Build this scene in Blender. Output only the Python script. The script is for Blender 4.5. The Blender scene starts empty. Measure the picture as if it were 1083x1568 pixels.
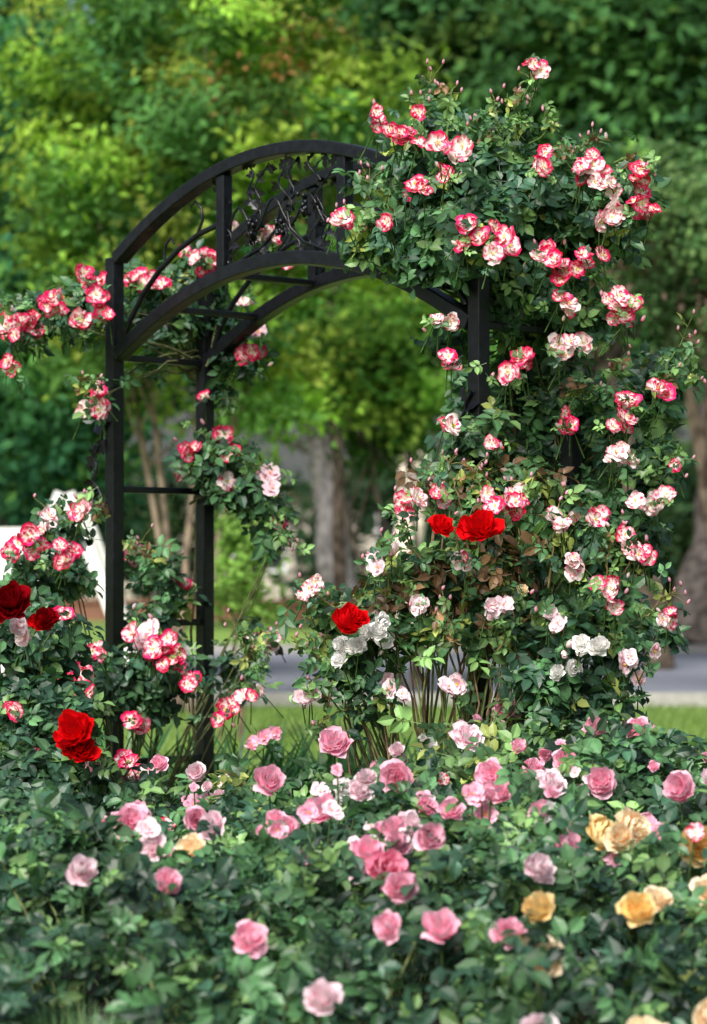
import bpy, math, numpy as np
from math import radians, pi
rng = np.random.default_rng(7)
scene = bpy.context.scene
CAMH = 1.2

# ------------------------------------------------------------------ helpers
def unit(v):
    v = np.asarray(v, float)
    return v / (np.linalg.norm(v, axis=-1, keepdims=True) + 1e-9)

def frames(nrm, scale):
    n = unit(nrm)
    ref = rng.normal(size=n.shape)
    x = unit(np.cross(ref, n)); y = np.cross(n, x)
    R = np.stack([x, y, n], axis=-1)
    return R * np.asarray(scale).reshape(-1, 1, 1)

class Batch:
    def __init__(s): s.V=[]; s.Q=[]; s.C=[]; s.n=0
    def add(s, Vt, Qt, Ct, R, L, tint):
        n=len(L)
        if n==0: return
        v=np.einsum('nij,kj->nki',R,Vt)+L[:,None,:]
        c=np.clip(Ct[None]*tint[:,None,:],0,1)
        k=len(Vt)
        q=Qt[None]+(np.arange(n)*k)[:,None,None]+s.n
        s.V.append(v.reshape(-1,3)); s.C.append(c.reshape(-1,3)); s.Q.append(q.reshape(-1,4)); s.n+=n*k
    def raw(s,V,Q,C):
        s.V.append(np.asarray(V,float)); s.Q.append(np.asarray(Q,int)+s.n)
        s.C.append(np.broadcast_to(np.asarray(C,float),(len(V),3)).copy()); s.n+=len(V)
    def build(s,name,mat,parent=None,smooth=True):
        if s.n==0: return None
        V=np.concatenate(s.V); Q=np.concatenate(s.Q); C=np.concatenate(s.C)
        me=bpy.data.meshes.new(name)
        me.vertices.add(len(V)); me.vertices.foreach_set('co',V.astype(np.float32).ravel())
        me.loops.add(Q.size); me.loops.foreach_set('vertex_index',Q.astype(np.int32).ravel())
        me.polygons.add(len(Q)); me.polygons.foreach_set('loop_start',(np.arange(len(Q))*4).astype(np.int32))
        me.polygons.foreach_set('use_smooth',np.full(len(Q),smooth))
        me.update(calc_edges=True)
        a=me.color_attributes.new('Col','FLOAT_COLOR','POINT')
        a.data.foreach_set('color',np.concatenate([C,np.ones((len(C),1))],1).astype(np.float32).ravel())
        me.materials.append(mat)
        o=bpy.data.objects.new(name,me); scene.collection.objects.link(o)
        if parent: o.parent=parent
        return o

def empty(name):
    o=bpy.data.objects.new(name,None); scene.collection.objects.link(o); o.empty_display_size=.2
    return o

def mat_new(name):
    m=bpy.data.materials.new(name); m.use_nodes=True
    nt=m.node_tree; nt.nodes.clear()
    out=nt.nodes.new('ShaderNodeOutputMaterial')
    return m,nt,out

def attr_mat(name, rough=.5, spec=.4, transl=.3, noise_scale=30, noise_amt=.3, tgain=(1.2,1.3,.8)):
    m,nt,out=mat_new(name); N=nt.nodes; L=nt.links
    at=N.new('ShaderNodeAttribute'); at.attribute_name='Col'
    tc=N.new('ShaderNodeTexCoord'); no=N.new('ShaderNodeTexNoise'); no.inputs['Scale'].default_value=noise_scale; no.inputs['Detail'].default_value=0
    L.new(tc.outputs['Object'],no.inputs['Vector'])
    mr=N.new('ShaderNodeMapRange'); mr.inputs['From Min'].default_value=.3; mr.inputs['From Max'].default_value=.7
    mr.inputs['To Min'].default_value=1-noise_amt; mr.inputs['To Max'].default_value=1+noise_amt
    L.new(no.outputs['Fac'],mr.inputs['Value'])
    vm=N.new('ShaderNodeVectorMath'); vm.operation='SCALE'
    L.new(at.outputs['Color'],vm.inputs[0]); L.new(mr.outputs['Result'],vm.inputs['Scale'])
    if spec>0:
        p=N.new('ShaderNodeBsdfPrincipled'); p.inputs['Roughness'].default_value=rough
        p.inputs['Specular IOR Level'].default_value=spec
        L.new(vm.outputs['Vector'],p.inputs['Base Color'])
    else:
        p=N.new('ShaderNodeBsdfDiffuse'); L.new(vm.outputs['Vector'],p.inputs['Color'])
    if transl>0:
        t=N.new('ShaderNodeBsdfTranslucent'); g=N.new('ShaderNodeVectorMath'); g.operation='MULTIPLY'
        g.inputs[1].default_value=tgain; L.new(vm.outputs['Vector'],g.inputs[0]); L.new(g.outputs['Vector'],t.inputs['Color'])
        mx=N.new('ShaderNodeMixShader'); mx.inputs[0].default_value=transl
        L.new(p.outputs[0],mx.inputs[1]); L.new(t.outputs[0],mx.inputs[2]); L.new(mx.outputs[0],out.inputs[0])
    else: L.new(p.outputs[0],out.inputs[0])
    return m

def noise_mat(name,c1,c2,scale=5,rough=.8,bump=.2,spec=.3,detail=6,metal=0,c3=None,scale2=.3):
    m,nt,out=mat_new(name); N=nt.nodes; L=nt.links
    tc=N.new('ShaderNodeTexCoord'); no=N.new('ShaderNodeTexNoise'); no.inputs['Scale'].default_value=scale; no.inputs['Detail'].default_value=detail
    L.new(tc.outputs['Object'],no.inputs['Vector'])
    cr=N.new('ShaderNodeValToRGB'); cr.color_ramp.elements[0].position=.35; cr.color_ramp.elements[1].position=.65
    cr.color_ramp.elements[0].color=(*c1,1); cr.color_ramp.elements[1].color=(*c2,1)
    L.new(no.outputs['Fac'],cr.inputs['Fac'])
    p=N.new('ShaderNodeBsdfPrincipled'); p.inputs['Roughness'].default_value=rough; p.inputs['Specular IOR Level'].default_value=spec
    p.inputs['Metallic'].default_value=metal
    col=cr.outputs['Color']
    if c3 is not None:
        n2=N.new('ShaderNodeTexNoise'); n2.inputs['Scale'].default_value=scale2; L.new(tc.outputs['Object'],n2.inputs['Vector'])
        mx=N.new('ShaderNodeMix'); mx.data_type='RGBA'; mr=N.new('ShaderNodeMapRange'); mr.inputs['From Min'].default_value=.4; mr.inputs['From Max'].default_value=.65
        L.new(n2.outputs['Fac'],mr.inputs['Value']); L.new(mr.outputs['Result'],mx.inputs['Factor'])
        L.new(col,mx.inputs['A']); mx.inputs['B'].default_value=(*c3,1); col=mx.outputs['Result']
    L.new(col,p.inputs['Base Color'])
    b=N.new('ShaderNodeBump'); b.inputs['Strength'].default_value=bump; b.inputs['Distance'].default_value=.02
    L.new(no.outputs['Fac'],b.inputs['Height']); L.new(b.outputs[0],p.inputs['Normal'])
    L.new(p.outputs[0],out.inputs[0])
    return m

def spot(a,b,y):
    """camera-view pixel -> metres, projected out to y metres from the camera"""
    return np.array([(a-541.5)*y/4000., y, CAMH+(860-b)*y/4000.])

# ------------------------------------------------------------------ templates
def leaf_tpl(stations=((0,.03),(.3,.28),(.65,.25),(1,.015)),fold=.35,droop=.22):
    V=[];
    for t,w in stations:
        for sgn in (-1,0,1):
            V.append((t, sgn*w, abs(sgn)*w*fold - droop*t*t))
    Q=[]
    for i in range(len(stations)-1):
        for j in range(2):
            a=i*3+j; Q.append((a,a+1,a+4,a+3))
    return np.array(V),np.array(Q)
LV,LQ=leaf_tpl(((0,.05),(.28,.30),(.65,.29),(1,.015)))

def sprig_tpl(seed, nl=5):
    r=np.random.default_rng(seed); V=[];Q=[];C=[];n=0
    spots=[(1.0,0,0,1.1),(.55,.08,1.05,1.0),(.55,-.08,-1.05,.95),(.15,.06,1.2,.8),(.15,-.06,-1.2,.8),(.9,.0,.0,1)][:nl]
    for (x,y,ang,sc) in spots:
        ang+=r.normal()*.2; sc*=r.uniform(.85,1.15)
        tilt=r.normal()*.35; roll=r.normal()*.35
        v=LV*sc
        cr,sr=math.cos(roll),math.sin(roll); v=np.stack([v[:,0],v[:,1]*cr-v[:,2]*sr,v[:,1]*sr+v[:,2]*cr],1)
        ct,st=math.cos(tilt),math.sin(tilt); v=np.stack([v[:,0]*ct-v[:,2]*st,v[:,1],v[:,0]*st+v[:,2]*ct],1)
        ca,sa=math.cos(ang),math.sin(ang); v=np.stack([v[:,0]*ca-v[:,1]*sa,v[:,0]*sa+v[:,1]*ca,v[:,2]],1)
        v+=np.array([x,y,-.12*x*x]); V.append(v); Q.append(LQ+n); n+=len(v)
        g=r.uniform(.75,1.25); c=np.full((len(v),3),g)
        c[1::3]*=1.2  # paler midrib
        C.append(c)
    v=np.array([(-.6,-.02,-.05),(-.6,.02,-.05),(1,.012,-.12),(1,-.012,-.12)]); V.append(v); Q.append(np.array([[0,1,2,3]])+n); C.append(np.full((4,3),1.0))
    V=np.concatenate(V); V[:,0]-=.5
    return V,np.concatenate(Q),np.concatenate(C)
SPR=[sprig_tpl(i) for i in range(6)]

def petal(phi,R,h,smax,psi,r,colf,nu=5,nv=5,z0=0):
    u=np.linspace(-1,1,nu); v=np.linspace(0,1,nv); U,Vv=np.meshgrid(u,v,indexing='ij')
    s=Vv*smax; prof=.35+.65*np.sin(pi*np.clip(Vv*.62+.08,0,1))
    rr=R*np.sin(s)*(1-.2*(U**2)*(Vv**2)); z=h*(1-np.cos(s))*(1-.12*U**2*Vv)
    rr=rr+R*.08*Vv*np.sin(2.5*U+r.uniform(0,6)); z=z+R*.13*Vv**2*np.sin(3*U+r.uniform(0,6))
    rr=rr-R*.07*np.exp(-(U/.3)**2)*Vv**4
    an=phi+U*psi*prof
    P=np.stack([rr*np.cos(an),rr*np.sin(an),z+z0],-1).reshape(-1,3)
    Q=[]
    for i in range(nu-1):
        for j in range(nv-1):
            a=i*nv+j; Q.append((a,a+nv,a+nv+1,a+1))
    C=colf(U,Vv,r).reshape(-1,3)
    return P,np.array(Q),C

def mixc(a,b,t):
    return np.asarray(a)*(1-t[...,None])+np.asarray(b)*t[...,None]
def sstep(t): 
    t=np.clip(t,0,1); return t*t*(3-2*t)
def striped(amount):
    def f(U,V,r):
        ph=r.uniform(0,6); fr=r.uniform(3,7)
        st=np.sin(U*fr+ph)*.55+.25*np.sin(U*fr*2.3+ph*2)
        t=sstep(((V-.45)*1.5*amount+st*.85+r.uniform(-.4,.45)+(amount-1)*.55)*1.5)
        t=t*np.clip(V*2.8-.55,0,1)
        red=mixc((.88,.035,.22),(.70,.003,.055),np.full(U.shape,r.uniform(0,1)))
        wh=mixc((.95,.92,.80),(.95,.84,.88),V)
        return wh*(1-t[...,None])+red*t[...,None]
    return f
def grad(inner,outer,var=.08):
    def f(U,V,r):
        return mixc(inner,outer,np.clip(V*1.35-.15+r.uniform(-.3,.25),0,1))*r.uniform(1-var,1+var*.3)
    return f

def rose_open(seed,colf,stam=(.80,.55,.08)):
    r=np.random.default_rng(seed); V=[];Q=[];C=[];n=0
    def put(t):
        nonlocal n
        V.append(t[0]);Q.append(t[1]+n);C.append(t[2]);n+=len(t[0])
    for (k,R,h,sm,psi) in ((5,1,.16,1.3,.82),(5,.86,.26,1.25,.74),(3,.55,.36,1.2,.65)):
        o=r.uniform(0,6)
        for i in range(k):
            put(petal(o+i*2*pi/k+r.normal()*.15,R*r.uniform(.78,1.15),h*r.uniform(.4,1.8),sm*r.uniform(.9,1.15),psi*r.uniform(.8,1.1),r,colf))
    for i in range(9):
        a=r.uniform(0,6.28); q=petal(a,.26*r.uniform(.5,1),.5,1.0,.35,r,lambda U,V,r:mixc(stam,(.88,.66,.16),V),2,3)
        put(q)
    return np.concatenate(V),np.concatenate(Q),np.concatenate(C)
def rose_double(seed,colf):
    r=np.random.default_rng(seed); V=[];Q=[];C=[];n=0
    op=r.uniform(.8,1.2)
    for (k,R,h,sm,psi) in ((6,1.08,.20,1.35,.72),(5,.98,.42,1.4,.72),(5,.86,.60,1.45,.68),(5,.72,.73,1.5,.66),(5,.57,.80,1.5,.62),(5,.42,.84,1.5,.62),(4,.28,.86,1.55,.7),(3,.15,.88,1.55,1.0)):
        o=r.uniform(0,6)
        for i in range(k):
            p=petal(o+i*2*pi/k+r.normal()*.22,R*r.uniform(.80,1.16),h*op*r.uniform(.75,1.18),sm*r.uniform(.86,1.1),psi,r,colf)
            V.append(p[0]);Q.append(p[1]+n);C.append(p[2]);n+=len(p[0])
    return np.concatenate(V),np.concatenate(Q),np.concatenate(C)
def rose_bud(seed,colf):
    r=np.random.default_rng(seed); V=[];Q=[];C=[];n=0
    for (k,R,h,sm,psi) in ((3,.45,1.1,1.9,1.0),(3,.3,1.2,2.1,1.1)):
        for i in range(k):
            p=petal(i*2.1+R*5,R,h,sm,psi,r,colf); V.append(p[0]);Q.append(p[1]+n);C.append(p[2]);n+=len(p[0])
    for i in range(4):
        p=petal(i*1.57,.5,.6,1.2,.35,r,lambda U,V,r:mixc((.06,.12,.03),(.09,.16,.04),V),3,3)
        V.append(p[0]);Q.append(p[1]+n);C.append(p[2]);n+=len(p[0])
    return np.concatenate(V),np.concatenate(Q),np.concatenate(C)

PINK=((.92,.24,.42),(.96,.62,.73)); HOT=((.90,.10,.28),(.95,.42,.56)); PALE=((.94,.52,.62),(.96,.82,.86))
RED=((.40,.002,.004),(.80,.006,.010)); DRED=((.13,.001,.003),(.30,.003,.008))
PEACH=((.96,.58,.28),(.97,.86,.64)); ORG=((.96,.55,.12),(.97,.80,.42)); WHT=((.95,.90,.82),(.96,.96,.95)); LIL=((.92,.46,.64),(.96,.80,.88))
T={}
T['s']=[rose_open(i,striped(1.0)) for i in range(6)]
T['r']=[rose_open(20+i,striped(1.5)) for i in range(5)]
T['w']=[rose_open(40+i,striped(.55)) for i in range(5)]
T['l']=[rose_open(60+i,grad(PALE[0],PALE[1])) for i in range(4)]
T['p']=[rose_open(65+i,grad(PINK[0],PINK[1])) for i in range(4)]
T['o']=[rose_open(70+i,grad((.90,.45,.05),(.88,.06,.04))) for i in range(2)]
for k,c in (('P',PINK),('H',HOT),('L',PALE),('R',RED),('D',DRED),('C',PEACH),('O',ORG),('W',WHT),('V',LIL)):
    T[k]=[rose_double(100+i+ord(k),grad(*c)) for i in range(5)]
T['b']=[rose_bud(200+i,grad(HOT[0],PINK[1])) for i in range(2)]
T['B']=[rose_bud(210+i,grad(PEACH[0],PALE[1])) for i in range(2)]

M_leaf=attr_mat('rose_leaf',rough=.42,spec=.45,transl=.25,noise_scale=25,noise_amt=.25)
M_petal=attr_mat('rose_petal',spec=0,transl=.24,noise_scale=90,noise_amt=.06,tgain=(1,1,1))
M_stem=attr_mat('rose_stem',spec=0,transl=0,noise_scale=60,noise_amt=.3)
M_tree=attr_mat('tree_leaf',spec=0,transl=.42,noise_scale=2.5,noise_amt=.25,tgain=(1.2,1.35,.7))
M_bark=attr_mat('bark',spec=0,transl=0,noise_scale=9,noise_amt=.45)
M_iron=noise_mat('black_painted_iron',(.003,.0035,.005),(.007,.008,.011),scale=35,rough=.34,bump=.12,spec=.32)

def tube(batch,pts,r0,r1,col,sides=6):
    P=np.asarray(pts,float); n=len(P); tan=unit(np.gradient(P,axis=0))
    ref=np.array([.31,.87,.12]); x=unit(np.cross(tan,ref)); y=np.cross(tan,x)
    rad=np.linspace(r0,r1,n)[:,None,None]; a=np.arange(sides)*2*pi/sides
    ring=P[:,None]+rad*(x[:,None]*np.cos(a)[None,:,None]+y[:,None]*np.sin(a)[None,:,None])
    Q=[]
    for i in range(n-1):
        for j in range(sides):
            k=(j+1)%sides; Q.append((i*sides+j,i*sides+k,(i+1)*sides+k,(i+1)*sides+j))
    batch.raw(ring.reshape(-1,3),Q,col)

def arcpath(a,b,bulge,n=12,wob=.0):
    t=np.linspace(0,1,n)[:,None]; a=np.asarray(a);b=np.asarray(b)
    p=a*(1-t)+b*t+np.asarray(bulge)*4*t*(1-t)
    if wob: 
        w=np.cumsum(rng.normal(size=(n,3))*wob,0); w-=w[0]+(w[-1]-w[0])*t; p=p+w
    return p

GREEN=np.array((.060,.150,.058)); LIGHT=np.array((.150,.280,.088)); BLUEG=np.array((.034,.092,.052)); BRONZE=np.array((.20,.115,.055)); YG=np.array((.28,.34,.08))

class Plant:
    def __init__(s,name):
        s.root=empty(name); s.f=Batch(); s.p=Batch(); s.c=Batch()
    def sprigs(s,L,nrm,scale,col):
        L=np.asarray(L); n=len(L)
        k=rng.integers(0,len(SPR),n)
        for i in range(len(SPR)):
            m=k==i
            if m.any(): s.f.add(*SPR[i],frames(nrm[m],scale[m]),L[m],col[m])
    def blossom(s,kind,loc,d,size):
        t=T[kind][rng.integers(len(T[kind]))]
        g=rng.uniform(.90,1.03)
        s.p.add(*t,frames(np.array([d]),[size]),np.array([loc]),np.full((1,3),g))
    def done(s):
        s.f.build('foliage',M_leaf,s.root,smooth=False); s.p.build('blossoms',M_petal,s.root); s.c.build('canes',M_stem,s.root)

def leafcols(n,pal,w):
    pal=np.array(pal); w=np.array(w,float); w/=w.sum()
    return pal[rng.choice(len(pal),n,p=w)]*rng.uniform(.6,1.35,(n,1))

def blob(pl,a,b,ra,rb,y,n,dep=None,pal=(GREEN,LIGHT,BLUEG,YG),w=(5,1.6,3.4,.3),size=.040):
    k=y/4000.; c=spot(a,b,y); rad=np.array([ra*k, dep if dep else max(.09,min(ra,rb)*k*.9), rb*k])
    m=max(3,n//9)
    d=unit(rng.normal(size=(m,3))); cc=c+d*rad*(rng.uniform(0,1,(m,1))**(.42))
    j=rng.integers(0,m,n); L=cc[j]+rng.normal(size=(n,3))*.034
    out=unit(L-c); nrm=out*.6+np.array([0,-.45,.75])+rng.normal(size=(n,3))*.5
    tone=rng.uniform(.65,1.3,m)[j][:,None]
    pl.sprigs(L,nrm,rng.uniform(.7,1.2,n)*size,leafcols(n,pal,w)*tone)
    return c,cc

UPV=np.array([0,0,1.])
def shoot(pl,a,b,a2,b2,y,tip='b',col=(.10,.16,.05),n=9):
    """a young shoot: thin cane with leaves along it and a few buds on top"""
    p=arcpath(spot(a,b,y),spot(a2,b2,y),(rng.normal()*.02,-.02,.01),14,.004)
    tube(pl.c,p,.0035,.0014,col,5)
    L=p[rng.integers(3,14,n)]+rng.normal(size=(n,3))*.018
    pl.sprigs(L,np.array([0,-.6,.6])+rng.normal(size=(n,3))*.6,rng.uniform(.5,.95,n)*.034,leafcols(n,(GREEN,LIGHT,YG,BRONZE),(3,4,1,1)))
    for i in range(5):
        e=p[-1]+rng.normal(size=3)*np.array([.022,.02,.02]); tube(pl.c,[p[-2],(p[-2]+e)/2+UPV*.004,e],.0012,.001,(.16,.16,.06),4)
        pl.blossom(tip if rng.random()<.5 else 'b',e,np.array([rng.normal()*.4,-.4,1.]),.009)

def cluster(pl,a,b,sp,n,kind,y,size=.036):
    for i in range(n):
        q=rng.normal(size=2)*sp*.55 if n>1 else (0,0)
        loc=spot(a+q[0],b+q[1]*.85,y)+np.array([0,rng.normal()*.03,0])
        kk=kind if isinstance(kind,str) and len(kind)==1 else kind[rng.integers(len(kind))]
        if kk=='s': kk='srwsr'[rng.integers(5)]
        d=np.array([rng.normal()*.55+(a-541)/1600.,-1,.42+rng.normal()*.45])
        pl.blossom(kk,loc,d,size*rng.uniform(.66,1.16))
        tube(pl.c,arcpath(loc,loc+np.array([rng.normal()*.03,.06,-.09]),(0,.01,0),4),.0016,.0022,(.07,.13,.04),4)
    for i in range(max(1,n//4)):
        q=rng.normal(size=2)*sp*.9
        pl.blossom('bB'[rng.integers(2)],spot(a+q[0],b+q[1],y),np.array([rng.normal()*.6,-.4,.8]),size*rng.uniform(.28,.38))
    m=1+n//2; L=np.array([spot(a+rng.normal()*sp,b+rng.normal()*sp*.8,y-.02) for _ in range(m)])
    pl.sprigs(L,np.array([0,-.7,.6])+rng.normal(size=(m,3))*.5,rng.uniform(.5,.8,m)*.034,leafcols(m,(GREEN,LIGHT,BLUEG),(4,3,2)))

# ------------------------------------------------------------------ arbor
FL=np.array([-.787,8.60,0.]); FR=np.array([.355,7.40,0.])
Wv=FR-FL; Wl=np.linalg.norm(Wv); Wh=Wv/Wl; Dh=np.array([-Wh[1],Wh[0],0.]); DEP=.39; UP=np.array([0,0,1.])
def A(s,t,z): return FL+Wv*s+Dh*DEP*t+UP*z
arbor=empty('garden_arbor')
frame=Batch()
def bar(pts,n,w,h,B=None):
    B=B or frame
    P=np.asarray(pts,float); tan=unit(np.gradient(P,axis=0)); n=unit(n); b=unit(np.cross(tan,n[None]))
    c=[(-1,-1),(1,-1),(1,1),(-1,1)]
    V=np.stack([P+n*w/2*i+b*h/2*j for i,j in c],1).reshape(-1,3); Q=[]
    for i in range(len(P)-1):
        for j in range(4):
            k=(j+1)%4; Q.append((i*4+j,i*4+k,(i+1)*4+k,(i+1)*4+j))
    e=(len(P)-1)*4; Q+= [(3,2,1,0),(e,e+1,e+2,e+3)]
    B.raw(V,Q,(.7,.7,.7))
def zo(s): return 2.178+.285*(1-(1-2*s)**2)
def zi(s): return 1.862+.265*(1-(1-2*s)**2)
hw=.024/Wl
for t in (0,1):
    for s in (0,1): bar([A(s,t,-.05),A(s,t,2.200)],Wh,.046,.046)
    S=np.linspace(hw,1-hw,41)
    bar([A(s,t,zo(s)) for s in S],Dh,.054,.038)
    bar([A(s,t,zi(s)) for s in S],Dh,.050,.042)
    for s in (1/3.,2/3.): bar([A(s,t,zi(s)+.020),A(s,t,zo(s)-.018)],Wh,.038,.038)
for s in (0,1):
    for z in (.536,.995,1.438): bar([A(s,.07,z),A(s,.93,z)],UP,.022,.026)
    bar([A(s,.07,1.872),A(s,.93,1.872)],UP,.022,.026)
for s in (.17,.34,.5,.66,.83):
    bar([A(s,.07,zi(s)),A(s,.93,zi(s))],UP,.020,.030)
fo=frame.build('frame',M_iron,arbor,smooth=False)
bv=fo.modifiers.new('bevel','BEVEL'); bv.width=.004; bv.segments=2; bv.limit_method='ANGLE'
iron=Batch(); BLK=(.01,.01,.01)
def sphere_tpl():
    V=[];Q=[];nu,nv=7,5
    for j in range(nv+1):
        th=pi*j/nv
        for i in range(nu): V.append((math.sin(th)*math.cos(2*pi*i/nu),math.sin(th)*math.sin(2*pi*i/nu),math.cos(th)))
    for j in range(nv):
        for i in range(nu): Q.append((j*nu+i,j*nu+(i+1)%nu,(j+1)*nu+(i+1)%nu,(j+1)*nu+i))
    return np.array(V),np.array(Q)
SV,SQ=sphere_tpl()
def iron_leaf(p,d,sz):
    V,Q=leaf_tpl(((0,.05),(.2,.38),(.42,.18),(.6,.30),(1,.02)),.25,.1)
    d=unit(d); n=unit(Dh*-1+rng.normal(size=3)*.5); y=unit(np.cross(n,d)); n=np.cross(d,y)
    iron.raw(V@np.stack([d,y,n])*sz+p,Q,BLK)
for t in (0,1):
    for sg in (0,1):
        f=(lambda s:s) if sg==0 else (lambda s:1-s)
        tube(iron,[A(f(s),t,z) for s,z in ((.03,1.93),(.05,1.99),(.09,2.07),(.14,2.14),(.20,2.20),(.26,2.24),(.32,2.262))],.010,.009,BLK,8)
        tube(iron,[A(f(s),t,z) for s,z in ((.16,2.15),(.155,2.19),(.16,2.22),(.175,2.24),(.185,2.22))],.006,.004,BLK,6)
        tube(iron,[A(f(s),t,z) for s,z in ((.255,2.24),(.27,2.28),(.268,2.32),(.25,2.345),(.235,2.33))],.006,.004,BLK,6)
        tube(iron,[A(f(s),t,z) for s,z in ((.36,2.12),(.40,2.15),(.44,2.17),(.48,2.22),(.49,2.28))],.007,.005,BLK,6)
    for k in range(7):
        s0=.355+.045*k; n=16; ph=rng.uniform(0,6)
        pts=[A(s0+.014*math.sin(i*.9+ph)+.003*i*(1 if k%2 else -1),t,zi(s0)+.03+(zo(s0)-zi(s0)-.06)*i/(n-1)) for i in range(n)]
        tube(iron,pts,.0040,.003,BLK,5)
        for p in list(pts[1::2])*2:
            iron_leaf(p,Wh*rng.normal()+UP*rng.normal()*.8,rng.uniform(.028,.046))
    tube(iron,[A(.35+.3*i/24,t,zi(.35+.3*i/24)+.15+.045*math.sin(i*.8)) for i in range(25)],.005,.005,BLK,5)
    for s0,dz in ((.42,.13),(.56,.17),(.5,.10)):
        for q in range(18):
            u=rng.uniform(0,1); p=A(s0+rng.normal()*.009*(1.3-u),t,zi(s0)+dz+.03-.07*u)+Dh*rng.normal()*.008
            iron.raw(SV*.009+p,SQ,BLK)
for (s,z0,z1,dx) in ((0,1.36,1.66,-.07),(1,1.40,1.68,-.06)):
    n=12; pts=[A(s,0,z0+(z1-z0)*i/(n-1))-Dh*.03+Wh*dx*math.sin(pi*i/(n-1))*(1+.3*math.sin(i*2.)) for i in range(n)]
    tube(iron,pts,.006,.005,BLK,5)
    for p in list(pts[1:-1])+list(pts[1:-1:2]): iron_leaf(p,Wh*rng.normal()+UP*rng.normal()*.6,rng.uniform(.035,.06))
    for q in range(14):
        u=rng.uniform(0,1); iron.raw(SV*.010+pts[3]+Wh*(dx*.5+rng.normal()*.01*(1.3-u))+UP*(.0-.06*u)+Dh*rng.normal()*.008,SQ,BLK)
iron.build('iron_vine_ornament',M_iron,arbor)

# ------------------------------------------------------------------ climbing rose, right side
R=Plant('climbing_rose')
rootR=np.array([.62,7.62,0.])
rb=[(640,262,58,40,7.6,120),(745,285,92,66,7.5,340),(850,320,78,80,7.55,340),(935,325,44,54,7.6,140),(600,378,60,30,7.55,140),(700,375,90,48,7.45,300),
(735,345,40,56,7.24,110),(800,430,82,54,7.55,290),(905,470,42,60,7.6,120),(815,520,54,58,7.75,170),(870,600,54,62,7.7,150),(690,525,26,30,7.8,30),(965,620,54,38,7.65,100),
(1020,580,30,46,7.7,34),(800,650,54,60,7.72,150),(725,672,46,34,7.4,95),(985,720,42,36,7.65,66),(890,720,44,60,7.8,100),(950,285,44,30,7.6,50),
(800,215,28,34,7.65,36),(665,205,30,24,7.65,26),(560,360,24,24,7.6,22),(740,600,30,40,7.65,42),(560,300,14,26,7.6,8)]
for q in rb:
    c,cc=blob(R,*q)
    for e in [c]+list(cc[:2]):
        mid=spot(800+rng.normal()*20,480,7.72) if q[1]<430 else spot(830+rng.normal()*30,800,7.72)
        tube(R.c,arcpath(mid+rng.normal(size=3)*.03,e,(rng.normal()*.03,.05,.0),14,.012),.005,.002,(.09,.10,.045),5)
for k in range(4):
    tube(R.c,arcpath(rootR+rng.normal(size=3)*np.array([.06,.04,0]),spot(800,470,7.72)+rng.normal(size=3)*.04,(rng.normal()*.07,.04,0),18,.012),.011,.006,(.10,.085,.05),7)
for q in ((790,230,818,112),(770,240,758,155),(800,235,800,150),(810,220,838,180),(650,240,660,118),(690,230,684,142),(640,235,640,160),(1000,620,1050,510),(975,600,948,555),(860,640,905,600),(590,350,556,275),(1010,600,1062,575),(940,250,985,262),(880,260,868,225),(560,350,520,325),(1000,700,1040,712),(900,250,915,215),(740,230,728,190)):
    shoot(R,*q,7.5,'b')
RL=[(600,203,36,9,'r'),(700,235,30,6,'sw'),(680,262,15,3,'r'),(640,290,18,3,'s'),(525,335,14,3,'s'),(592,348,12,2,'r'),(738,352,28,7,'r'),(765,382,22,4,'s'),
(835,388,20,4,'s'),(890,398,34,7,'r'),(825,250,22,4,'s'),(905,255,30,8,'sr'),(925,290,25,5,'w'),(985,272,18,4,'r'),(935,330,20,4,'w'),(975,318,20,5,'r'),
(820,103,15,4,'s'),(870,458,24,4,'s'),(940,465,24,5,'s'),(955,490,18,3,'r'),(880,528,24,5,'w'),(795,553,20,4,'r'),(770,578,14,3,'s'),(662,492,20,3,'w'),
(698,552,14,2,'s'),(870,655,18,4,'r'),(955,655,18,4,'s'),(955,703,27,5,'w'),(960,605,9,2,'r'),(1000,600,18,3,'s'),(990,772,22,4,'w'),(1035,712,8,1,'s'),
(1020,762,12,2,'s'),(760,690,15,3,'s'),(700,650,15,3,'s')]
for a,b,sp,n,k in RL: cluster(R,a,b,sp,n,k,7.28 if a<700 or a>800 or b>420 else 7.12,size=.034 if b>130 else .024)
R.done()

# lower shrub in front of the right leg (bronze new growth, bare canes)
S=Plant('shrub_rose')
rootS=np.array([.22,7.25,0.])
pb=(GREEN,LIGHT,BLUEG,BRONZE,YG)
sb=[(690,740,48,28,7.35,46,None,pb,(3,2,1,4,1)),(790,765,90,38,7.35,140,None,pb,(4,2,1,4,1)),(875,800,70,54,7.45,135),(955,840,54,36,7.5,70),(905,900,62,48,7.45,105),
(1005,955,30,20,7.5,22),(955,1010,48,26,7.4,60),(760,850,80,56,7.3,180,None,pb,(4,3,2,2.5,1)),(650,900,80,52,7.25,145,None,pb,(4,3,2,2.5,1)),(560,960,66,46,7.2,110,None,pb,(4,3,2,2,1)),(505,935,26,20,7.2,16),
(760,960,84,40,7.25,120,None,pb,(4,3,2,1.5,1)),(850,960,60,54,7.3,110),(535,1035,46,30,7.15,50),(640,985,60,34,7.15,30,None,pb,(4,3,2,1,1)),(830,1060,76,34,7.1,90),(920,1080,80,36,7.1,95),(570,1080,36,20,7.1,18)]
for q in sb:
    c,cc=blob(S,*q)
    for e in [c]+list(cc[:6]):
        tube(S.c,arcpath(rootS+rng.normal(size=3)*np.array([.06,.05,0]),e,(rng.normal()*.03,.0,.04),14,.010),.0065,.0022,(.17,.20,.08) if rng.random()<.6 else (.22,.15,.09),5)
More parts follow.
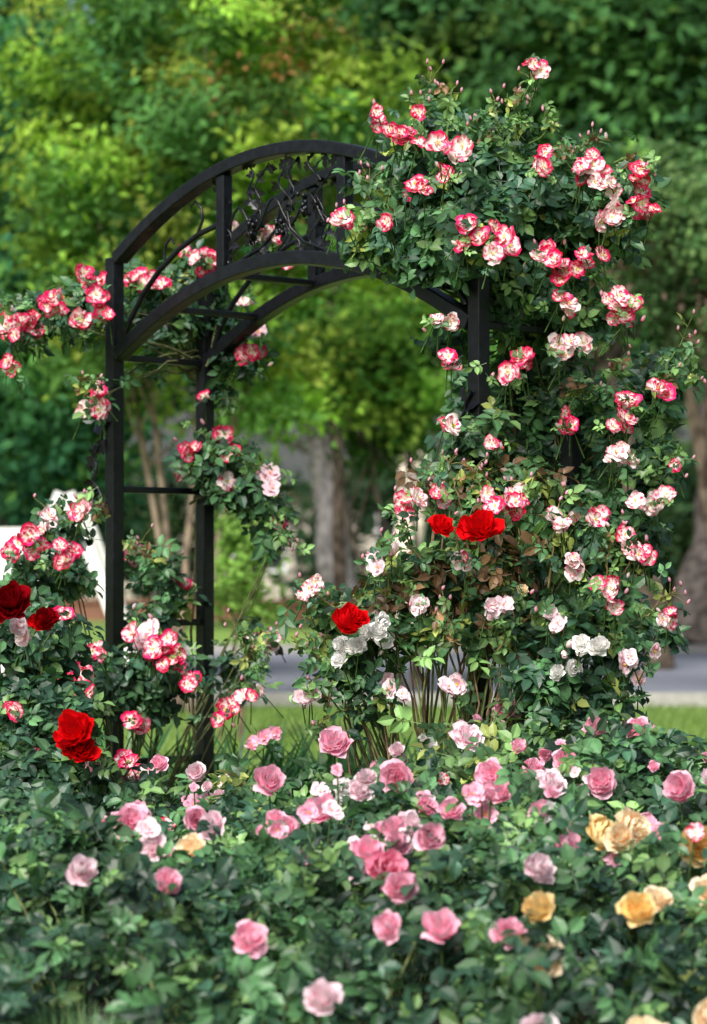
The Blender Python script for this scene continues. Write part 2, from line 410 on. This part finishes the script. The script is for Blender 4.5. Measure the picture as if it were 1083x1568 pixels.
for q in ((650,860,610,765),(720,850,690,700),(780,800,800,735),(520,950,476,905),(590,920,570,860),(840,900,860,760),(760,780,735,715),(930,880,950,815),(985,950,1035,905),(620,920,590,840),(510,1040,470,1065),(700,880,655,735),(490,1010,478,985),(540,1080,500,1120),(700,1000,680,930),(760,1000,775,930)):
    shoot(S,*q,7.12,'b',(.20,.16,.07))
SL=[(620,770,18,4,'s'),(670,752,22,4,'s'),(785,765,30,7,'s'),(755,775,22,3,'r'),(860,800,24,5,'w'),(912,797,15,3,'s'),(870,860,22,5,'w'),(985,848,18,4,'s'),
(930,908,24,5,'s'),(1018,935,20,3,'s'),(950,830,15,3,'s'),(965,1012,26,6,'l'),(900,1000,20,3,'W'),(475,908,16,3,'w'),(570,875,14,3,'l'),(760,935,20,4,'l'),(640,925,14,2,'l'),(600,1045,16,4,'l'),
(470,1068,14,3,'l'),(880,1025,20,3,'W'),(860,990,10,2,'B'),(540,1005,26,6,'W'),(575,968,20,4,'W'),(800,905,10,1,'C'),(710,855,14,2,'s'),(600,850,9,1,'B'),(700,1060,20,3,'l'),(840,940,18,3,'l')]
for a,b,sp,n,k in SL: cluster(S,a,b,sp,n,k,7.04,size=.029 if k=='W' else .030)
for a,b,k,sz in ((735,812,'R',.058),(676,808,'R',.040),(530,955,'R',.048),(550,948,'R',.030)):
    S.blossom(k,spot(a,b,6.95),np.array([rng.normal()*.3,-.8,.9]),sz)
S.done()

# ------------------------------------------------------------------ climbing rose, left side
Lp=Plant('climbing_rose')
rootL=np.array([-.80,8.55,0.])
lb=[(50,492,55,30,8.6,95),(135,472,45,28,8.7,75),(215,455,50,34,8.95,100),(290,440,62,36,8.95,130),(330,490,52,40,8.95,110),(370,545,26,34,8.9,36),(345,600,20,50,8.9,30),
(265,500,60,26,8.9,75),(140,612,16,18,8.5,12),(330,705,42,24,8.8,85),(385,752,44,28,8.8,85),(430,805,22,20,8.8,22),(240,560,30,14,8.9,16),
(100,812,40,34,8.3,66),(48,880,40,26,8.2,46),(110,885,28,34,8.3,46),(232,875,24,42,8.7,44),(262,925,24,24,8.75,30),(225,960,26,24,8.7,30),
(145,1040,50,44,8.3,125),(235,1040,40,44,8.3,105),(195,1085,54,28,8.3,66),(366,1035,24,44,8.75,40),(395,978,18,12,8.7,10)]
for q in lb:
    c,cc=blob(Lp,*q)
    up=q[1]<760
    mid=(spot(311,560,8.9) if q[1]<620 else spot(311,760,8.9)) if up else rootL
    for e in [c]+list(cc[:2]):
        tube(Lp.c,arcpath(mid+rng.normal(size=3)*.03,e,(rng.normal()*.03,.0,.03),12,.008),.005,.002,(.10,.11,.05),5)
for k in range(3):
    tube(Lp.c,arcpath(np.array([-.5,8.95,0])+rng.normal(size=3)*.03*np.array([1,1,0]),spot(318,480,8.95),(rng.normal()*.03,.0,0),18,.008),.006,.004,(.10,.09,.05),6)
for q in ((380,1010,428,965),(370,1050,395,1000),(425,795,455,832),(110,800,130,765),(90,900,80,780),(360,690,395,715),(60,480,-10,465),(215,850,210,830),(130,600,150,585),(390,1010,360,960)):
    shoot(Lp,*q,8.3,'b')
LL=[(62,478,34,11,'r'),(35,500,20,5,'r'),(15,512,12,2,'s'),(15,562,14,3,'r'),(140,432,15,4,'r'),(155,450,12,3,'s'),(120,494,12,3,'s'),(155,487,10,2,'r'),(205,425,15,4,'r'),(250,432,14,3,'s'),
(290,390,14,3,'s'),(322,390,18,4,'r'),(388,352,18,4,'w'),(415,355,10,2,'s'),(440,405,8,1,'r'),(395,512,10,2,'l'),(383,545,16,5,'r'),(372,460,8,1,'w'),(145,600,10,2,'r'),(138,628,14,4,'s'),(312,605,5,1,'r'),(335,662,10,2,'r'),
(300,700,26,6,'r'),(345,700,12,2,'s'),(343,745,16,3,'w'),(408,738,16,4,'l'),(430,803,10,2,'s'),(213,845,14,3,'s'),(225,880,12,2,'o'),(285,897,14,3,'r'),
(235,990,30,8,'s'),(150,1003,14,3,'s'),(265,1018,22,6,'r'),(215,975,14,3,'l'),(122,1048,28,7,'r'),(290,1045,14,3,'r'),(212,1112,14,3,'s'),(343,1090,18,4,'r'),(390,1060,12,3,'s'),(410,972,18,4,'w'),(400,1140,20,4,'p')]
for a,b,sp,n,k in LL: cluster(Lp,a,b,sp,n,k,(8.75 if 280<a and b<1000 or 180<a<300 and b<960 else (8.4 if b<700 else 8.08)),size=.037)
Lp.done()

# left shrub near
Q1=Plant('rose_bush')
rq=np.array([-.95,7.3,0.])
for q in [(40,985,50,46,7.3,120),(85,1000,34,32,7.3,50),(40,1090,60,50,7.2,170),(95,1110,48,44,7.1,110),(50,1190,70,44,7.0,150),(150,1200,36,26,7.0,34),(40,935,30,22,7.3,30)]:
    c,cc=blob(Q1,*q,None,(GREEN,BLUEG,LIGHT),(3,4,1))
    for e in [c]+list(cc[:3]): tube(Q1.c,arcpath(rq+rng.normal(size=3)*.04*np.array([1,1,0]),e,(0,0,.03),12,.008),.006,.002,(.10,.11,.05),5)
for a,b,sp,n,k in ((120,775,14,4,'s'),(70,800,14,3,'w'),(45,836,20,5,'r'),(100,840,20,5,'r'),(15,845,8,1,'r'),(97,945,14,2,'r'),(35,965,12,2,'l'),(200,1183,18,5,'s'),(215,1230,15,3,'r'),(285,1228,12,2,'P'),(55,1165,15,3,'r'),(10,1220,12,2,'l'),(80,1225,14,3,'p'),(20,1090,12,2,'r'),(150,1160,12,2,'p')):
    cluster(Q1,a,b,sp,n,k,7.0 if b>900 else 8.0,size=.031 if b>900 else .036)
for a,b,k,sz in ((18,925,'D',.056),(-5,935,'D',.05),(72,948,'D',.036),(118,1125,'R',.060),(124,1150,'R',.046),(60,955,'R',.03)):
    Q1.blossom(k,spot(a,b,6.85),np.array([rng.normal()*.3,-.9,.7]),sz)
Q1.done()

# ------------------------------------------------------------------ rose bed in front
yk=np.array([3.9,4.4,4.6,4.9,5.3,5.8,6.2,6.8,7.2,7.6]); hk=np.array([.18,.30,.40,.46,.545,.59,.645,.695,.69,.5])
def base_h(x,y):
    return np.interp(y,yk,hk)-.15/(1+np.exp((x-.08)/.06))*np.clip((y-5.6)/1.1,0,1)
def hill(x,y):
    b=.034*np.sin(x*7.1+y*3.3)+.032*np.sin(x*13.3-y*5.1+1)+.024*np.sin(x*23+y*17)
    return base_h(x,y)+b*(.35+.65*np.clip((y-4.8)/1.,0,1))
cent=np.array([(-.95,4.6),(-.15,4.75),(.45,4.7),(1.0,4.9),(-.75,5.9),(-.1,5.9),(.6,5.8),(1.2,6.1),(-.9,7.0),(.1,7.0),(.85,7.0),(-.45,5.1)])
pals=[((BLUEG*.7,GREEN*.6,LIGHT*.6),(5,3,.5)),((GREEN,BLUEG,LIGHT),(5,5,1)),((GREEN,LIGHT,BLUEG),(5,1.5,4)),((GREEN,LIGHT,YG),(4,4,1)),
((GREEN,BLUEG,LIGHT),(5,4,1.3)),((GREEN,BLUEG,LIGHT),(5,3,1.6)),((GREEN,LIGHT,BLUEG),(5,2,3)),((GREEN,LIGHT,BLUEG),(5,2,3)),((BLUEG,GREEN,LIGHT),(4,4,1)),((GREEN,LIGHT,YG),(5,2.5,.8)),((GREEN,LIGHT,BLUEG),(5,2,3)),((GREEN,LIGHT,BLUEG),(5,1.6,4))]
bushes=[Plant('rose_bush') for _ in cent]
n=9500
m=950
cx=rng.uniform(-1.4,1.4,m); cy=rng.uniform(4.15,7.35,m)
j=rng.integers(0,m,n)
x=cx[j]+rng.normal(size=n)*.042; y=cy[j]+rng.normal(size=n)*.042
lift=(rng.uniform(-.4,1,m)**3*.11)[j]
dz=rng.exponential(.095,n)
z=hill(x,y)+lift-dz+rng.normal(size=n)*.012
ok=(z>.05)&~((np.abs(x+.475)<.085)&(y<4.9))
x,y,z,j,dz=x[ok],y[ok],z[ok],j[ok],dz[ok]; n=len(x)
near=np.argmin((x[:,None]-cent[None,:,0])**2+(y[:,None]-cent[None,:,1])**2,1)
tone=rng.uniform(.45,1.25,m)[j][:,None]
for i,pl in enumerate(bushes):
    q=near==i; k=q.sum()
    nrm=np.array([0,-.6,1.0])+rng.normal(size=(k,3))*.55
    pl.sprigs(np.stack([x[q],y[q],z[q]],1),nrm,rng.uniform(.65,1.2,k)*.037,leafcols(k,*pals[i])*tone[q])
    c=cent[i]
    for e in rng.permutation(np.where(q)[0])[:40]:
        tube(pl.c,arcpath((c[0]+rng.normal()*.05,c[1]+rng.normal()*.05,0),(x[e],y[e],z[e]),(0,0,.06),9,.006),.006,.0022,(.12,.15,.06),5)
def bed(kind,X,Y,size,lift=None,tocam=1.1):
    i=int(np.argmin(((cent-np.array([X,Y]))**2).sum(1)))
    ax,ay=np.array([X]),np.array([Y])
    if lift is None: Z=max(float(np.interp(Y,yk,hk))+.03,float(hill(ax,ay)[0])+.03)   # long-stemmed show blooms
    else: Z=float(hill(ax,ay)[0])+lift
    bushes[i].blossom(kind,np.array([X,Y,Z]),np.array([rng.normal()*.4,-tocam,.7+rng.normal()*.35]),size)
    tube(bushes[i].c,arcpath((X,Y,Z),(X+rng.normal()*.02,Y+.05,Z-.26),(0,0,0),4),.002,.0026,(.07,.13,.04),5)
for kind,X,Y,sz in (('P',-.197,4.9,.039),('L',-.055,4.56,.034),('P',.166,4.95,.040),('H',.065,5.3,.046),('P',.102,6.15,.045),('P',-.05,6.8,.048),('P',-.494,5.8,.045),
('L',-.546,5.25,.035),('P',-.068,5.9,.040),('L',.371,5.3,.037),('C',.347,4.8,.045),('O',.358,5.05,.038),('O',.53,5.65,.046),('C',.61,5.72,.048),('C',.57,5.6,.038),('O',.735,5.55,.046),
('P',.293,4.92,.036),('P',.067,4.97,.033),('P',.16,5.42,.036),('L',.12,5.75,.034),('P',.03,5.45,.038),('P',.09,5.15,.036),('L',.46,6.1,.038),('P',.59,6.2,.040),('P',.765,6.1,.042),
('P',.33,6.3,.042),('L',.29,6.75,.044),('P',.79,7.1,.042),('P',.58,7.2,.038),('P',-.20,6.2,.042),('L',-.31,5.75,.036),('P',-.35,5.82,.032),('C',-.34,5.5,.032),('P',-.365,5.1,.032),
('O',.54,4.95,.038),('C',.585,5.05,.032),('C',.505,4.5,.040),('L',.32,4.5,.036),('P',.53,6.5,.038),('P',.62,6.7,.034),('P',.93,6.5,.040),('P',.43,7.2,.047),('C',.62,4.55,.038),('P',.33,5.9,.034),('P',.45,5.5,.034),('L',-.42,5.5,.032),
('P',.22,5.9,.034),('P',.72,6.6,.038),('L',.85,6.2,.034),('C',.70,5.15,.036)):
    bed(kind,X,Y,sz)
for k in range(50):   # sprays of small blooms, mostly on the right-hand half
    Y=rng.uniform(5.3,7.25); X=rng.uniform(-.64,1.05)*Y/6.5
    if X<0 and rng.random()<.4: continue
    kd=('l','pL','pP','P','Wl','lw','lP','bp','ps')[rng.integers(9)]
    for q in range(rng.integers(2,6)):
        bed(kd[rng.integers(len(kd))],X+rng.normal()*.035,Y+rng.normal()*.05,rng.uniform(.014,.030),rng.uniform(.01,.07))
for pl in bushes: pl.done()

# fine ornamental grass at the front left, strap-leaved plants behind the arbor, lawn blades
def blades(name,cx,cy,rad,n,h,w,col,spread=.5,parent=None,z0=0):
    B=Batch(); st=[(0,w*.9),(.35,w),(.7,w*.7),(1,w*.08)]
    for i in range(n):
        a=rng.uniform(0,6.28); r=rad*math.sqrt(rng.random()); hh=h*rng.uniform(.7,1.1); ln=spread*rng.uniform(.2,1)*hh
        d=np.array([math.cos(a),math.sin(a),0]); sd=np.array([-d[1],d[0],0]); p=np.array([cx+r*d[0],cy+r*d[1],z0])
        V=[]
        for t,ww in st:
            c=p+d*ln*t*t+UP*hh*(t-.18*t**3*(ln/hh)*2)
            V+= [c-sd*ww,c+sd*ww]
        B.raw(V,[(0,1,3,2),(2,3,5,4),(4,5,7,6)],np.array(col)*rng.uniform(.6,1.3))
    return B.build(name,M_leaf)
blades('ornamental_grass',-.475,4.62,.13,2600,.39,.0022,(.11,.23,.08),.35)
for X,Y in ((-.32,9.4),(-.12,9.3),(.08,9.5),(-.62,9.6),(.3,9.7),(-.9,9.9),(.9,9.6),(-.45,9.1),(-.02,9.8)):
    blades('agapanthus_plant',X,Y,.09,90,.66,.013,(.05,.16,.045),.85)
B=Batch(); n=22000
X=rng.uniform(-3.2,3.2,n); Y=rng.uniform(9.5,21.5,n); hh=rng.uniform(.03,.07,n)
V=np.zeros((n,4,3)); an=rng.uniform(0,pi,n); w=.006
V[:,0]=np.stack([X-w*np.cos(an),Y-w*np.sin(an),0*X],1); V[:,1]=np.stack([X+w*np.cos(an),Y+w*np.sin(an),0*X],1)
V[:,2]=np.stack([X+.03*np.sin(an)+.001,Y,hh],1); V[:,3]=np.stack([X+.03*np.sin(an)-.001,Y,hh],1)
B.raw(V.reshape(-1,3),(np.arange(n)[:,None]*4+np.arange(4)[None]),(.13,.22,.045)); B.build('lawn_grass',M_leaf)

# ------------------------------------------------------------------ ground
def sheet(name,x0,x1,y0,y1,z,mat):
    me=bpy.data.meshes.new(name); me.from_pydata([(x0,y0,z),(x1,y0,z),(x1,y1,z),(x0,y1,z)],[],[(0,1,2,3)]); me.materials.append(mat)
    o=bpy.data.objects.new(name,me); scene.collection.objects.link(o); return o
M_lawn=noise_mat('lawn_grass_ground',(.12,.22,.035),(.20,.32,.06),scale=3,rough=.9,bump=.5,c3=(.18,.26,.07),scale2=.25)
M_mulch=noise_mat('mulch',(.02,.014,.009),(.06,.042,.028),scale=40,rough=.95,bump=1)
M_asph=noise_mat('asphalt',(.19,.205,.24),(.24,.255,.29),scale=60,rough=.8,bump=.3,c3=(.20,.21,.245),scale2=.5)
M_conc=noise_mat('concrete',(.30,.29,.27),(.38,.37,.35),scale=12,rough=.9,bump=.2)
sheet('ground',-400,400,-60,900,0,M_lawn)
sheet('garden_bed_soil',-2.6,2.6,3.4,10.2,.004,M_mulch)
sheet('road',-200,200,21.8,34.2,.004,M_asph)
def box(B,x0,x1,y0,y1,z0,z1,c=(.5,.5,.5)):
    V=[(x0,y0,z0),(x1,y0,z0),(x1,y1,z0),(x0,y1,z0),(x0,y0,z1),(x1,y0,z1),(x1,y1,z1),(x0,y1,z1)]
    B.raw(V,[(0,3,2,1),(4,5,6,7),(0,1,5,4),(1,2,6,5),(2,3,7,6),(3,0,4,7)],c)
B=Batch(); box(B,-200,200,21.62,21.8,-.02,.11); box(B,-200,200,34.2,34.4,-.02,.11); B.build('kerb',M_conc,smooth=False)

# house, mostly hidden behind the trees
house=empty('house')
M_wall=noise_mat('rendered_wall',(.44,.40,.34),(.52,.47,.40),scale=3,rough=.9,bump=.1)
M_roof=noise_mat('roof_tiles',(.04,.045,.045),(.07,.075,.07),scale=8,rough=.8,bump=.5)
M_glass=noise_mat('window_glass',(.02,.025,.03),(.04,.045,.05),scale=1,rough=.1,bump=0)
M_white=noise_mat('white_paint',(.80,.80,.79),(.86,.86,.85),scale=6,rough=.5,bump=.03)
M_mud=noise_mat('brick_edging',(.16,.075,.05),(.26,.13,.09),scale=7,rough=.9,bump=.4)
B=Batch(); box(B,-7,6,64,72,0,3.1); B.build('walls',M_wall,house,False)
B=Batch(); B.raw([(-7.7,63.3,3.1),(6.7,63.3,3.1),(6.7,72.7,3.1),(-7.7,72.7,3.1),(-3.5,68,5.6),(2.5,68,5.6)],[(0,1,5,4),(1,2,5,5),(2,3,4,5),(3,0,4,4),(3,2,1,0)],(.2,.1,.1)); B.build('roof',M_roof,house,False)
B=Batch(); F=Batch()
for xx in (-5.6,-2.9,.6,3.6):
    box(B,xx,xx+1.2,63.98,64.05,1.0,2.4)
    box(F,xx-.08,xx,63.94,64.02,.92,2.48); box(F,xx+1.2,xx+1.28,63.94,64.02,.92,2.48); box(F,xx,xx+1.2,63.94,64.02,2.4,2.48); box(F,xx,xx+1.2,63.92,64.02,.92,1.0); box(F,xx+.57,xx+.63,63.95,64.0,1.0,2.4)
B.build('windows',M_glass,house,False); F.build('window_frames',M_white,house,False)
B=Batch(); box(B,-6,9,53,53.3,-.05,.36); box(B,-6.05,9.05,52.95,53.35,.363,.43); B.build('brick_garden_edging',M_mud,smooth=False)

# white A-frame sign on the lawn
sg=empty('a_frame_sign')
B=Batch()
for yy in (20.0,20.7):
    for x0,x1 in ((105,-1.55),(95,-2.95)):
        q=spot(x0,755,20); q[1]=yy
        bar([q,np.array([x1,yy,0.])],np.array([0,1.,0]),.12,.10,B)
box(B,-2.25,-2.19,20.06,20.64,1.62,1.68); B.build('legs',M_white,sg,False)
B=Batch(); box(B,-2.92,-2.42,19.88,19.92,.95,1.46); B.build('board',M_white,sg,False)

# ------------------------------------------------------------------ trees
TLV,TLQ=leaf_tpl(((0,.06),(.45,.28),(1,.02)),.3,.15)
TLC=np.ones((len(TLV),3))
def tree(name,base,crown,rad,nsub,nleaf,leaf,cols,sig=.3,tr=.12,barkc=(.10,.08,.06),stems=1,lean=(0,0),limbs=True,zmin=None,up=.7):
    root=empty(name); F=Batch(); K=Batch()
    crown=np.array(crown,float); rad=np.array(rad,float)
    d=unit(rng.normal(size=(nsub,3))); cc=crown+d*rad*(rng.uniform(0,1,(nsub,1))**.4)
    if zmin is not None: cc[:,2]=np.maximum(cc[:,2],zmin+rng.uniform(0,.4,nsub))
    j=rng.integers(0,nsub,nleaf); s=rng.uniform(.6,1.4,nsub)[j][:,None]*sig
    L=cc[j]+rng.normal(size=(nleaf,3))*s*np.array([1,1,.7])
    cols=np.array(cols); pick=rng.integers(0,len(cols),nsub)[j]
    c=cols[pick]*rng.uniform(.5,1.35,nsub)[j][:,None]*rng.uniform(.6,1.4,(nleaf,1))
    nrm=np.array([-.15,-.4,up])+rng.normal(size=(nleaf,3))*.6+unit(L-crown)*.4
    F.add(TLV,TLQ,TLC,frames(nrm,rng.uniform(.7,1.25,nleaf)*leaf),L,c)
    F.build('crown',M_tree,root,False)
    base=np.array(base,float)
    for k in range(stems):
        top=crown+np.array([rng.normal()*rad[0]*.35*(stems>1),0,-rad[2]*.15]); b=base+np.array([rng.normal()*.12*(stems>1),0,0])
        pts=arcpath(b,top,(lean[0]+rng.normal()*.1,0,0),14,tr*.25); tube(K,pts,tr*1.15,tr*.5,barkc,10)
        if limbs:
            for e in cc[rng.integers(0,nsub,16//stems+4)]:
                p0=pts[rng.integers(6,13)]; tube(K,arcpath(p0,e,(0,0,-.1*rad[2]*.3),8,tr*.15),tr*.35,tr*.08,barkc,6)
    K.build('trunk_and_limbs',M_bark,root)
    return root
YGR=[(.22,.38,.055),(.30,.43,.07),(.12,.26,.06),(.32,.40,.08),(.08,.19,.055)]
MG=[(.10,.24,.065),(.07,.18,.06),(.18,.32,.08),(.045,.12,.05)]
BG=[(.05,.18,.08),(.08,.23,.09),(.04,.13,.07)]
tree('crepe_myrtle_tree',(-1.35,20.5,0),(-1.15,20.5,4.5),(1.75,1.3,2.35),125,30000,.092,YGR,sig=.17,tr=.03,barkc=(.22,.17,.13),stems=4,zmin=2.15)
tree('crepe_myrtle_tree',(.5,25,0),(.25,25,3.2),(1.0,1.0,1.15),55,13000,.105,[(.17,.35,.055),(.26,.40,.07),(.10,.24,.05)],sig=.19,tr=.03,barkc=(.16,.13,.1),stems=3,zmin=2.15)
tree('broadleaf_tree',(3.4,29,0),(2.2,29,6.3),(2.9,1.6,2.6),110,27000,.165,MG,sig=.32,tr=.16,zmin=3.6)
tree('broadleaf_tree',(-3.6,27,0),(-3.4,26,4.0),(1.5,1.4,2.6),95,20000,.15,BG+[(.12,.28,.07)],sig=.32,tr=.12,zmin=1.7)
tree('photinia_tree',(3.35,23,0),(3.05,23,3.9),(.85,.8,.95),45,9000,.085,[(.11,.20,.08),(.15,.24,.09),(.18,.13,.10),(.09,.18,.07)],sig=.18,tr=.05,stems=2)
tree('young_maple_tree',(-.1,30,0),(-.3,30,6.2),(1.2,1.0,1.3),40,7000,.13,[(.20,.33,.07),(.44,.24,.11),(.26,.31,.09)],sig=.26,tr=.08)
tree('privet_sapling',(-.75,17.5,0),(-.72,17.5,1.3),(.22,.25,.7),24,1500,.06,[(.15,.28,.06),(.22,.36,.09)],sig=.08,tr=.012,barkc=(.2,.16,.1),stems=3)
tree('broadleaf_tree',(0,44,0),(-.5,44,7.5),(6.5,2.0,4.0),120,19000,.31,MG[:3]+BG[:1],sig=.55,tr=.32,barkc=(.15,.14,.145),zmin=3.6)
tree('eucalyptus_tree',(.93,42,0),(1.1,44,9),(4.,2.0,4.0),60,7000,.28,MG,sig=.6,tr=.24,barkc=(.66,.57,.48),zmin=4.6)
tree('broadleaf_tree',(4.85,37.5,0),(5.2,37.5,8),(2.6,1.8,3.2),70,11000,.25,BG+MG[:1],sig=.5,tr=.36,barkc=(.10,.085,.08),zmin=4.4)
# distant mass of trees and the hedges under them
B=Batch(); n=22000; ns=420
cc=np.stack([rng.uniform(-17,17,ns),rng.uniform(74,80,ns),rng.uniform(1,21,ns)],1); j=rng.integers(0,ns,n)
L=cc[j]+rng.normal(size=(n,3))*np.array([.9,.9,.8]); L[:,2]=np.maximum(L[:,2],.2)
col=np.array([(.05,.14,.06),(.08,.18,.07),(.13,.23,.08)])[rng.integers(0,3,ns)[j]]*rng.uniform(.5,1.3,ns)[j][:,None]
B.add(TLV,TLQ,TLC,frames(rng.normal(size=(n,3))*.6+np.array([0,-.5,.6]),rng.uniform(.7,1.2,n)*.95),L,col); B.build('distant_trees',M_tree,smooth=False)
B=Batch(); n=19000; ns=320
xs=np.concatenate([rng.uniform(-16,-1.8,ns//2),rng.uniform(-.95,14,ns-ns//2)])
cc=np.stack([xs,rng.uniform(57,59,ns),rng.uniform(.2,3.3,ns)],1); j=rng.integers(0,ns,n)
L=cc[j]+rng.normal(size=(n,3))*.35; L[:,2]=np.maximum(L[:,2],.1)
col=np.array([(.025,.06,.03),(.04,.08,.04),(.07,.13,.05)])[rng.integers(0,3,ns)[j]]*rng.uniform(.5,1.3,(n,1))
B.add(TLV,TLQ,TLC,frames(rng.normal(size=(n,3))*.6+np.array([0,-.4,.8]),rng.uniform(.7,1.2,n)*.35),L,col); B.build('hedge',M_tree,smooth=False)

# ------------------------------------------------------------------ light, sky, camera
w=bpy.data.worlds.new('World'); scene.world=w; w.use_nodes=True
nt=w.node_tree; bg=nt.nodes['Background']; sky=nt.nodes.new('ShaderNodeTexSky'); sky.sky_type='NISHITA'; sky.sun_disc=False
sky.sun_elevation=radians(46); sky.sun_rotation=radians(205); sky.air_density=1.0; sky.dust_density=5.0
nt.links.new(sky.outputs[0],bg.inputs['Color']); bg.inputs['Strength'].default_value=.15
sl=bpy.data.lights.new('sun','SUN'); sl.energy=5.0; sl.angle=radians(30); sl.color=(1,.975,.95)
so=bpy.data.objects.new('sun',sl); so.rotation_euler=(radians(44),0,radians(-25)); scene.collection.objects.link(so)
cam=bpy.data.cameras.new('camera'); co=bpy.data.objects.new('camera',cam); scene.collection.objects.link(co)
co.location=(0,0,CAMH); co.rotation_euler=(radians(90),0,0)
cam.sensor_width=36; cam.lens=91.8; cam.shift_y=.0485; cam.clip_end=2000; cam.clip_start=.05
cam.dof.use_dof=True; cam.dof.focus_distance=7.1; cam.dof.aperture_fstop=3.5
scene.camera=co
scene.view_settings.view_transform='Standard'; scene.view_settings.look='None'; scene.view_settings.exposure=0
print('done')
